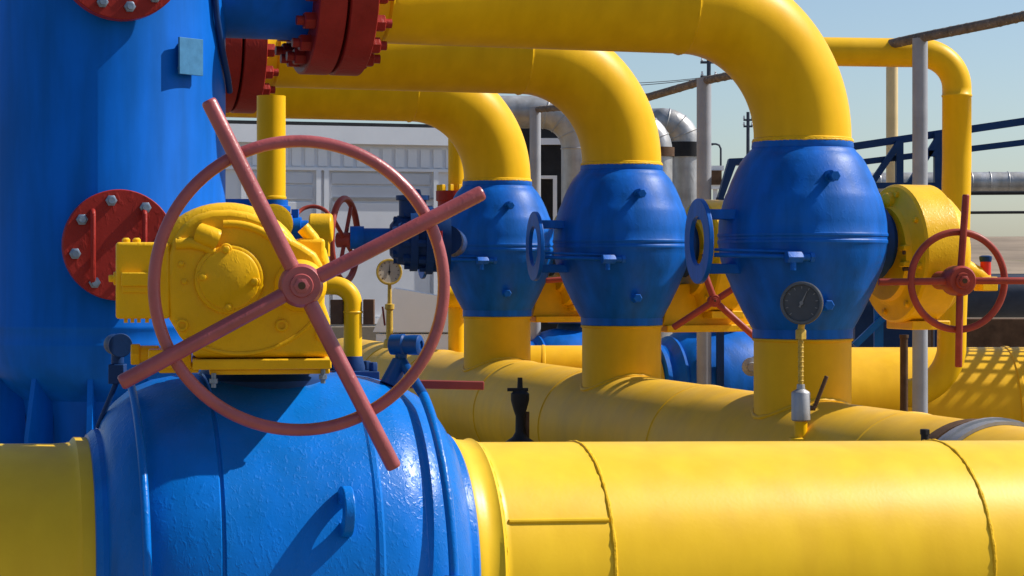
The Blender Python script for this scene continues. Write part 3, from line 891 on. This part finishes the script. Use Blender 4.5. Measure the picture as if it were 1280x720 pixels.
# ------------------------------------------------------------------ blue valves lying behind
def lying_valve(c, sc_, label, ux):
    root = thing('lying_ball_valve', c - Z * .55 * sc_, label, 'valve', 'blue ball valves lying behind the upright row')
    wx = Z.cross(ux)
    mb = MB(); pr = [(-.50, .36), (-.49, .40), (-.46, .40), (-.455, .37), (-.42, .385), (-.38, .44), (-.372, .455), (-.355, .455), (-.35, .445), (-.3, .49), (-.2, .525), (-.1, .54), (0, .545), (.1, .54), (.2, .525), (.3, .49), (.35, .445), (.355, .455), (.372, .455), (.38, .44), (.42, .385), (.455, .37), (.46, .40), (.49, .40), (.50, .36)]
    mb.lathe(c, ux, [(h * sc_ * 1.3, r * sc_) for h, r in pr], 56); mb.build('body', M['blue'], root, ang=28)
    mb = MB(); mb.lathe(c + Z * .50 * sc_, Z, [(0, .2 * sc_), (.10 * sc_, .17 * sc_), (.10 * sc_, .3 * sc_), (.16 * sc_, .3 * sc_)], 32); mb.build('neck', M['blue_dark'], root)
    for sx in (-.66, .66):
        mb = MB(); mb.lathe(c + ux * sx * sc_, ux * (1 if sx > 0 else -1), [(0, .355 * sc_), (.35 * sc_, .355 * sc_)], 40); mb.build('pipe_end', M['yellow'], root)
    return root


lying_valve(P(897, 482, 17.2), .91, 'blue ball valve lying behind the grey post and the middle upright valve', U)
lying_valve(P(714, 462, 19.6), .73, 'blue ball valve lying behind the gap between the two smaller upright valves', U)
mb = MB(); q0 = P(938, 458, 16.5)
mb.lathe(q0 - Yv * -.05, -Yv, [(0, .05), (.09, .05), (.1, .075), (.13, .075), (.14, .04), (.19, .035)], 16)
hexprof(mb, q0 + X * .03 + Z * .03, V((.6, -.6, .3)).normalized(), .05, .11)
tag(mb.build('brass_fitting', M['steel'], loc=q0), 'worn metal fitting on the lying blue valve beside the grey post', 'fitting')
# blue steel frame under the rear gearbox
root = thing('steel_stand', V((P(1100, 500, 16.3).x, 16.3, 0)), 'dark blue steel stand with sloping brace behind the largest valve', 'stand')
k = 16.3
mb = MB(); mb.bar(P(1060, 372, k), P(1145, 372, k), .12, .12); mb.build('top_beam', M['blue_dark'], root)
mb = MB(); mb.bar(P(1098, 380, k), P(1098, 540, k), .07, .05, up=Yv); mb.build('upright', M['blue'], root)
mb = MB(); mb.bar(P(1068, 432, k - .05), P(1122, 380, k - .05), .05, .05, up=Yv); mb.build('brace', M['blue'], root)
mb = MB(); mb.box(P(1110, 412, k + .5), X, Yv, Z, .55, .1, .45); mb.build('back_plate', M['blue_dark'], root)
mb = MB(); mb.box(V((P(1110, 412, k + .5).x, k + .5, .6)), X, Yv, Z, .5, .08, 1.2); mb.build('leg', M['blue_dark'], root)

# ------------------------------------------------------------------ bypass line at the left
Yb = 12.3; k = Yb / F_PX
root = thing('riser_pipe', P(339, 262, Yb), 'yellow vertical pipe behind the big handwheel, next to the tall blue vessel', 'pipe')
mb = MB(); mb.lathe(V((P(339, 0, Yb).x, Yb, 0)), Z, [(P(0, 262, Yb).z, 18 * k), (P(0, 249, Yb).z, 18 * k), (P(0, 248.5, Yb).z, 19 * k), (P(0, 246, Yb).z, 19 * k), (P(0, 245, Yb).z, 18 * k), (P(0, 120, Yb).z, 18 * k)], 36)
mb.build('pipe', M['yellow'], root)
bv = thing('bypass_valve', P(345, 300, Yb), 'small blue valve with thin red handwheel at the foot of the yellow vertical pipe', 'valve')
mb = MB(); xx = P(341, 0, Yb).x
mb.lathe(V((xx, Yb, 0)), Z, [(.9, .10), (P(0, 330, Yb).z, .10), (P(0, 322, Yb).z, .125), (P(0, 270, Yb).z, .125), (P(0, 266, Yb).z, .10), (P(0, 262, Yb).z, .105), (P(0, 258, Yb).z, .105), (P(0, 257, Yb).z, .09), (P(0, 250, Yb).z, .09)], 32)
mb.cyl(P(262, 256, Yb), P(322, 256, Yb), .035, 20); mb.cyl(P(345, 288, Yb), P(392, 288, Yb), .055, 20)
mb.lathe(P(366, 286, Yb), X, [(0, .07), (.05, .07), (.05, .05), (.09, .05)], 20); mb.box(P(369, 268, Yb), X, Yv, Z, .04, .05, .06)
mb.cyl(P(369, 280, Yb), P(369, 262, Yb), .02, 10)
mb.build('body', M['blue'], bv)
mb = MB(); mb.lathe(P(344, 280, Yb) + V((0, -.10, 0)), V((.15, -1, 0)), [(0, .115), (.03, .115), (.035, .10)], 28); mb.build('ear_cover', M['yellow_cast'], bv)
mb = MB(); mb.lathe(P(387, 285, Yb - .1), X, [(0, .075), (.006, .085), (.125, .085), (.135, .075)], 32); mb.box(P(402, 308, Yb - .1), X, Yv, Z, .09, .1, .12); mb.build('gearbox', M['yellow_cast'], bv, bevel=.004)
mb = MB(); mb.tube([P(391 + 23 * math.cos(a * math.pi / 20), 278 - 20 * math.sin(a * math.pi / 20), Yb + .1 + .1 * math.sin(a * math.pi / 20)) for a in range(0, 40)], .012, 10, closed=True)
mb.build('handwheel', M['wheel_dark'], bv)
# flanged valve with the steep red wheel
bl = thing('flanged_valve', P(480, 345, 13.6), 'dark blue flanged valve with bolted collars and a steep dark red handwheel', 'valve')
Yb = 13.6; k = Yb / F_PX; axd = V((1, .10, 0)).normalized()
mb = MB(); o = P(428, 297, Yb)
mb.lathe(o, axd, [(0, .03), (.05, .03), (.05, .075), (.14, .075), (.14, .062), (.40, .062), (.40, .075), (.42, .075), (.42, .09), (.50, .09)], 28)
mb.build('spindle_pipe', M['blue'], bl)
oc = P(516, 300, Yb)
for d in (-.07, .0, .10):
    mb = MB(); r = (.16, .205, .225)[int(d > -.05) + int(d > .05)]
    mb.lathe(oc + axd * d, axd, [(-.02, r * .6), (-.02, r), (.028, r), (.028, r * .6)], 40)
    fl = mb.build('collar', M['blue_dark'], bl)
    for j in range(10):
        a = 2 * math.pi * (j + .3) / 10; q_ = oc + axd * d + (Z * math.cos(a) + Yv * math.sin(a)) * r * .84
        mb = MB(); hexprof(mb, q_ - axd * .055, axd, .026, .11); mb.build('bolt', M['blue_dark'], fl)
mb = MB(); mb.lathe(oc, axd, [(-.15, .10), (-.1, .16), (.1, .18), (.14, .20), (.24, .20)], 32); mb.build('body', M['blue_dark'], bl)
mb = MB(); mb.lathe(oc + V((0.0, -.02, .20)), Z, [(-.05, .09), (.06, .09), (.06, .11), (.09, .11), (.09, .06), (.13, .05)], 20); mb.build('bonnet', M['blue_dark'], bl)
mb = MB(); mb.box(oc + V((.185, -.26, -.03)), X, Yv, Z, .035, .02, .17); mb.build('tag_plate', M['red_hyd'], bl)
mb = MB(); wn_ = V((.97, -.24, 0)).normalized(); hcx = P(431, 300, Yb)
e1 = Z.cross(wn_)
R_ = .27
mb.ring(hcx, wn_, R_, .022, 48, 10); mb.lathe(hcx - wn_ * .05, wn_, [(0, .05), (.1, .05)], 18)
for a in (60, 150, 240, 330):
    d = e1 * math.cos(rad(a)) + Z * math.sin(rad(a)); mb.cyl(hcx, hcx + d * R_, .014, 10)
mb.build('handwheel', M['wheel_dark'], bl)
mb = MB(); mb.lathe(oc + X * .22 + Yv * .1, Yv, [(0, .10), (1.6, .10)], 20); mb.build('outlet_pipe', M['blue_dark'], bl)
# small yellow pipe with red flange behind the smallest valve
Yr = 18.4; k = Yr / F_PX
root = thing('drain_riser', V((P(572, 0, Yr).x, Yr, 0)), 'thin yellow vertical pipe with a red flange, half hidden behind the smallest valve', 'pipe')
mb = MB(); xx = P(571, 0, Yr).x; mb.cyl(V((xx, Yr, .9)), P(571, 120, Yr), 11 * k, 22); mb.build('pipe', M['yellow'], root)
mb = MB(); mb.lathe(V((P(564, 0, Yr - .05).x, Yr - .05, 0)), Z, [(P(0, 264, Yr).z, .12), (P(0, 252, Yr).z, .12), (P(0, 251, Yr).z, .135), (P(0, 239, Yr).z, .135)], 28)
fl = mb.build('flange', M['red'], root)
for j in range(8):
    a = 2 * math.pi * j / 8; q_ = V((P(564, 0, Yr - .05).x, Yr - .05, P(0, 239, Yr).z)) + V((math.cos(a), math.sin(a), 0)) * .105
    mb = MB(); hexprof(mb, q_, Z, .028, .055); mb.build('nut', M['yellow'], fl)
mb = MB(); mb.lathe(V((P(600, 0, Yr).x, Yr - .05, 1.65)), -X, [(0, .10), (.33, .10), (.35, .07)], 20); mb.box(P(594, 360, Yr - .2), X, Yv, Z, .08, .1, .36); mb.build('yellow_gearbox', M['yellow_cast'], root, bevel=.01)

# ------------------------------------------------------------------ white cabin building
YB = 24.0; kb = YB / F_PX
bd = thing('cabin_building', V((P(420, 0, YB).x, YB, 0)), 'long white panelled cabin behind the pipes, dark roof edge and louvred band', 'building')
def wall(mb, x0, y0, x1, y1, d0, d1):
    a = P(x0, y0, YB); b = P(x1, y1, YB)
    ex = V((math.cos(rad(17)), math.sin(rad(17)), 0)); ey = Z.cross(ex); o = P(420, 0, YB)
    mb.box(V((o.x, YB, (a.z + b.z) / 2)) + ex * ((a.x + b.x) / 2 - o.x) + ey * ((d0 + d1) / 2), ex, ey, Z, b.x - a.x, d1 - d0, a.z - b.z)
mb = MB(); wall(mb, 230, 166, 650, 548, 0, 4); mb.build('wall', M['white'], bd)
mb = MB(); wall(mb, 226, 158, 654, 180, -.10, 4.1); mb.build('fascia', M['white_trim'], bd)
mb = MB(); wall(mb, 226, 153, 654, 157, -.02, 4); mb.build('roof', M['black'], bd)
mb = MB()
for i in range(22):
    x = 232 + i * 16.5; wall(mb, x, 185, x + 11.5, 208, -.018, -.002)
mb.build('louvre_band', M['white_trim'], bd)
mb = MB(); wall(mb, 230, 210, 650, 213.5, -.045, -.002); wall(mb, 230, 398, 650, 405, -.05, -.002)
for x in (300, 394, 404, 545): wall(mb, x, 213.5, x + 6, 398, -.05, -.002)
mb.build('wall_trim', M['white_trim'], bd)
for x0, x1 in ((306, 394), (410, 545)):
    for y0, y1 in ((216, 230), (233, 250), (253, 300), (303, 396)):
        mb = MB(); wall(mb, x0 + 4, y0, x1 - 4, y1, -.022, -.003); mb.build('panel', M['grey_panel'] if y0 < 250 else M['white'], bd, bevel=.004)
mb = MB(); wall(mb, 413, 248, 415, 398, -.04, -.024); wall(mb, 415, 246, 545, 248, -.04, -.024); mb.build('door_frame', M['post'], bd)
mb = MB(); wall(mb, 534, 392, 548, 396, -.09, -.05); mb.build('door_handle', M['black'], bd)
mb = MB(); wall(mb, 226, 408, 654, 552, -.3, -.05); mb.build('plinth', M['concrete'], bd)
# pale sloping hatch in front
mb = MB(); a = [P(466, 415, 22), P(492, 360, 22), P(560, 372, 22), P(572, 415, 22)]
mb.prism(a, Yv * .5)
mb.box(V((P(520, 0, 22).x, 22.25, .60)), X, Yv, Z, .85, .45, 1.2)
tag(mb.build('sloping_hatch', M['white_trim'], loc=V((P(520, 0, 22).x, 22.25, 0))), 'pale sloping metal hatch in front of the white cabin, behind the pale gauge', 'hatch')

# ------------------------------------------------------------------ dark cabinet with white frame
YC = 22.0
cb = thing('equipment_cabinet', V((P(690, 0, YC).x, YC, 0)), 'dark cabinet with a pale frame seen between the two smaller yellow elbows', 'cabinet')
def rect(mb, x0, y0, x1, y1, d0, d1, Y=YC):
    a = P(x0, y0, Y); b = P(x1, y1, Y)
    mb.box(V(((a.x + b.x) / 2, Y + (d0 + d1) / 2, (a.z + b.z) / 2)), X, Yv, Z, b.x - a.x, d1 - d0, a.z - b.z)
mb = MB(); rect(mb, 652, 158, 716, 559, 0, .9); mb.build('case', M['black'], cb)
mb = MB(); rect(mb, 671, 172, 675, 330, -.05, -.002); rect(mb, 671, 173, 712, 181, -.049, -.003); mb.build('frame', M['white_trim'], cb)
mb = MB(); rect(mb, 673, 220, 694, 224, -.12, -.06); rect(mb, 691, 220, 696, 330, -.121, -.06); mb.build('handrail', M['white_trim'], cb)
mb = MB(); rect(mb, 642, 150, 716, 172, .01, .6); mb.build('top_beam', M['brown'], cb)
mb = MB(); mb.lathe(P(705, 204, YC - .03), -Yv, [(0, .02), (.03, .016), (.03, 0)], 12); mb.build('lamp_knob', M['white_trim'], cb)

# ------------------------------------------------------------------ silver insulated pipes
def silver(name, path, r, label, bands=()):
    root = thing(name, V((path[-1].x, path[-1].y, 0)), label, 'pipe', 'silver insulated pipes at the back')
    mb = MB(); mb.tube(path, r, 28)
    for i in range(0, len(path) - 1, 3):
        mb.ring(path[i], path[i + 1] - path[i], r, .008, 28, 6)
    mb.build('jacket', M['silver'], root)
    for (p, h) in bands:
        mb = MB(); mb.lathe(p, Z, [(-h, r), (-h, r + .02), (h, r + .02), (h, r)], 28, cap=False); mb.build('strap', M['brown'] if h < .05 else M['black'], root)
def bend(x0, yh, xv, rb, y_end, Y, dY=0):
    k = Y / F_PX; pts = [P(x0, yh, Y + dY), P((x0 + xv - rb) / 2, yh, Y + dY * .6), P(xv - rb, yh, Y)]
    cc = P(xv - rb, yh + rb, Y)
    for i in range(1, 11):
        a = math.pi / 2 * (1 - i / 10); pts.append(cc + V((math.cos(a) * rb * k, 0, math.sin(a) * rb * k)))
    n = 4
    for i in range(1, n + 1): pts.append(P(xv, yh + rb + (y_end - yh - rb) * i / n, Y))
    return pts
silver('insulated_pipe', bend(560, 140, 722, 46, 560, 20.0), 20.5 * 20 / F_PX, 'silver insulated pipe bending down between the two smaller yellow elbows')
silver('insulated_pipe', bend(740, 155, 823, 34, 560, 20.5), 17.5 * 20.5 / F_PX, 'silver pipe with narrow brown strap right beside the middle yellow elbow', [(P(823, 190, 20.5), .045)])
silver('insulated_pipe', bend(800, 153, 857, 28, 540, 21.5, 1.0), 18 * 21.5 / F_PX, 'silver pipe with a broad black strap next to the grey post', [(P(857, 187, 21.5), .075)])
# long silver line at the right
root = thing('distant_pipeline', V((P(1150, 0, 27).x, 27, 0)), 'long silver pipeline on legs far behind the blue steel frame', 'pipeline')
mb = MB(); mb.cyl(P(1030, 229, 27), P(1420, 227, 27), .135, 28)
for i in range(18): 
    q_ = P(1030, 229, 27).lerp(P(1420, 227, 27), i / 17); mb.ring(q_, X, .135, .008, 28, 6)
mb.build('jacket', M['silver'], root)
for x in (1062, 1330):
    mb = MB(); a = P(x, 240, 27); mb.bar(V((a.x, 27, 0)), a, .12, .12, up=Yv); mb.build('leg', M['darkgrey'], root)
mb = MB(); mb.cyl(P(1030, 242.5, 26.8), P(1420, 240, 26.8), .028, 10); mb.build('tracing_line', M['black'], root)
mb = MB(); mb.cyl(P(1020, 267, 26), P(1420, 264.5, 26), .018, 8)
for x in (1040, 1400):
    a = P(x, 266, 26); mb.cyl(V((a.x, 26, 0)), a, .03, 8)
tag(mb.build('thin_black_rail', M['black'], loc=V((P(1220, 0, 26).x, 26, 0))), 'thin black horizontal rail below the distant silver pipeline', 'rail')

# ------------------------------------------------------------------ blue steel frame with long rails
YR = 17.5
fr = thing('blue_pipe_rack', V((P(1150, 0, YR).x, YR, 0)), 'dark navy steel frame with two long rails and triangular brackets against the sky', 'frame')
mb = MB(); mb.bar(P(1000, 193, YR), P(1420, 131, YR), .05, .062); mb.build('rail', M['blue_dark'], fr)
mb = MB(); mb.bar(P(1000, 212, YR), P(1420, 161, YR), .05, .05); mb.build('rail', M['blue_dark'], fr)
for x, y0, y1 in ((1124, 176, 300), (1172, 166, 300)):
    mb = MB(); a = P(x, y0, YR - .06); mb.bar(V((a.x, a.y, 0)), a, .06, .075, up=Yv); mb.build('upright', M['blue_dark'], fr)
for a, b in (((1086, 234), (1124, 178)), ((1134, 234), (1172, 174)), ((1160, 192), (1172, 192))):
    mb = MB(); mb.bar(P(a[0], a[1], YR - .07), P(b[0], b[1], YR - .07), .05, .06, up=Yv); mb.build('bracket', M['blue_dark'], fr)
mb = MB(); mb.bar(P(1084, 232, YR - .07), P(1190, 232, YR - .07), .05, .05); mb.build('lower_rail', M['blue_dark'], fr)
# slanting navy trough beside the largest valve
root = thing('navy_ladder_tray', V((P(915, 0, 16.6).x, 16.6, 0)), 'slanting navy steel tray between the grey post and the largest valve', 'tray')
mb = MB(); k = 16.6
mb.prism([P(912, 198, k), P(936, 197, k), P(936, 206, k), P(920, 206, k), P(904, 250, k), P(897, 250, k)], Yv * .15)
mb.build('tray', M['blue_dark'], root)
mb = MB(); a = P(900, 250, k + .08); mb.bar(V((a.x, a.y, 0)), a + Z * .02, .06, .06, up=Yv); mb.build('leg', M['blue_dark'], root)

# off-frame walkway whose grating shades the rear pipe
wk = thing('grating_walkway', V((5.6, 15.3, 0)), 'steel grating walkway beside the rear pipe', 'walkway')
mb = MB()
x0, x1, y0, y1, zz = 4.32, 6.8, 14.2, 16.6, 2.35
n = 20
for i in range(n + 1):
    x = x0 + (x1 - x0) * i / n; mb.box(V((x, (y0 + y1) / 2, zz)), X, Yv, Z, .035, y1 - y0, .03)
n = 38
for i in range(n + 1):
    y = y0 + (y1 - y0) * i / n; mb.box(V(((x0 + x1) / 2, y, zz + .002)), X, Yv, Z, x1 - x0, .020, .03)
mb.build('grating', M['steel'], wk)
for x in (x0, x1):
    for y in (y0, y1):
        mb = MB(); mb.bar(V((x, y, 0)), V((x, y, zz - .02)), .06, .06, up=Yv); mb.build('leg', M['blue_dark'], wk)

# ------------------------------------------------------------------ far right dark tanks, hydrant, poles
root = thing('dark_tank', V((P(1240, 0, 23).x, 23, 0)), 'dark slate horizontal tank behind the small red handwheel', 'tank')
mb = MB(); a = P(1170, 370, 23); mb.lathe(a, X, [(0, 0), (0, .15), (.04, .22), (.12, .24), (2.4, .24), (2.5, .2), (2.5, 0)], 40); mb.build('shell', M['darkgrey'], root)
mb = MB(); mb.cyl(P(1170, 346, 23), P(1420, 346, 23), .035, 12); mb.build('top_pipe', M['black'], root)
for x in (1190, 1400):
    mb = MB(); q_ = P(x, 385, 23); mb.box(V((q_.x, 23, q_.z / 2)), X, Yv, Z, .25, .35, q_.z); mb.build('saddle', M['concrete'], root)
mb = MB(); a = P(1160, 398, 21); b = P(1420, 398, 21); mb.box(V(((a.x + b.x) / 2, 21, a.z / 2)), X, Yv, Z, b.x - a.x, .3, a.z)
tag(mb.build('low_wall', M['brown'], loc=V(((a.x + b.x) / 2, 21, 0)), bevel=.01), 'low dark brown wall below the slate tank', 'wall')
b = P(1232, 346, 11.75)
mb = MB(); mb.cyl(gb3_c + U * .80 - W * .08, b + V((0, .02, -.02)), .055, 18); mb.box(b - Z * .04, U, W, Z, .10, .10, .08); mb.build('indicator_boss', M['yellow_cast'], gb3, bevel=.006)
mb = MB(); mb.cyl(b, b + Z * .085, .030, 18); mb.build('indicator', M['red_hyd'], gb3)
mb = MB(); mb.lathe(b + Z * .085, Z, [(0, .032), (.015, .036), (.03, .036), (.036, .02)], 16); mb.build('indicator_cap', M['blue_dark'], gb3)

# street lamp, box, utility poles and wires
Yl = 60
root = thing('street_lamp', V((P(901, 0, Yl).x, Yl, 0)), 'thin hooked lamp post far off between the grey post and the largest valve', 'lamp post')
mb = MB(); xb = P(901, 0, Yl)
mb.tube([V((xb.x, Yl, .5)), P(901, 200, Yl), P(901, 186, Yl), P(899, 181.5, Yl), P(895, 180, Yl), P(889, 180, Yl)], .03, 10); mb.build('pole', M['darkgrey'], root)
mb = MB(); mb.box(P(888, 180.6, Yl), X, Yv, Z, .16, .1, .05); mb.build('lamp_head', M['darkgrey'], root)
Yk = 38
root = thing('control_box', V((P(895, 0, Yk).x, Yk, 0)), 'small dark brown control box on a pale stand behind the grey post', 'box')
mb = MB(); rect(mb, 888, 213, 902, 231, -.05, .3, Yk); mb.build('case', M['brown'], root, bevel=.01)
mb = MB(); rect(mb, 886, 207, 905, 213, 0, .3, Yk); mb.build('lid', M['white_trim'], root); mb = MB(); rect(mb, 886, 231, 905, 236, 0, .3, Yk); mb.build('shelf', M['white_trim'], root)
a = P(895, 236, Yk); mb = MB(); mb.bar(V((a.x, Yk + .15, 0)), a + Yv * .15, .08, .08, up=Yv); mb.build('leg', M['grey_panel'], root)
for px, top, Yp, lb in ((886, 74, 62, 'thin utility pole rising just behind the grey post'), (935, 140, 78, 'distant utility pole with insulators at the edge of the largest yellow elbow')):
    b = P(px, top, Yp); bb = V((b.x, Yp, .6)); root = thing('utility_pole', bb, lb, 'utility pole', 'utility poles far behind')
    mb = MB(); mb.lathe(bb, Z, [(0, .09), (b.z - .6, .06)], 12); mb.build('pole', M['darkgrey'], root)
    kk = Yp / F_PX
    for dy in ((22, 4) if px == 886 else (10, 18)):
        q_ = b - Z * dy * kk
        mb = MB(); mb.box(q_, X, Yv, Z, .5 if px == 886 else .34, .07, .07); mb.build('crossarm', M['darkgrey'], root)
        for sx in (-.2, .2):
            mb = MB(); mb.lathe(q_ + X * sx * (1 if px == 886 else .75) + Z * .03, Z, [(0, .03), (.05, .045), (.08, .02), (.12, .035), (.14, 0)], 10); mb.build('insulator', M['grey_panel'], root)
for i, (y0, y1, lb) in enumerate(((92, 96, 'upper thin overhead wire in the gap beside the middle yellow elbow'), (99, 97, 'lower thin overhead wire in the gap beside the middle yellow elbow'))):
    a = P(600, y0, 62); b = P(886, y1, 62); pts = []
    for j in range(17):
        f = j / 16; pts.append(a.lerp(b, f) - Z * .25 * 4 * f * (1 - f))
    mb = MB(); mb.tube(pts, .012, 6); tag(mb.build('overhead_wire', M['wire'], loc=a), lb, 'wire', 'overhead wires')
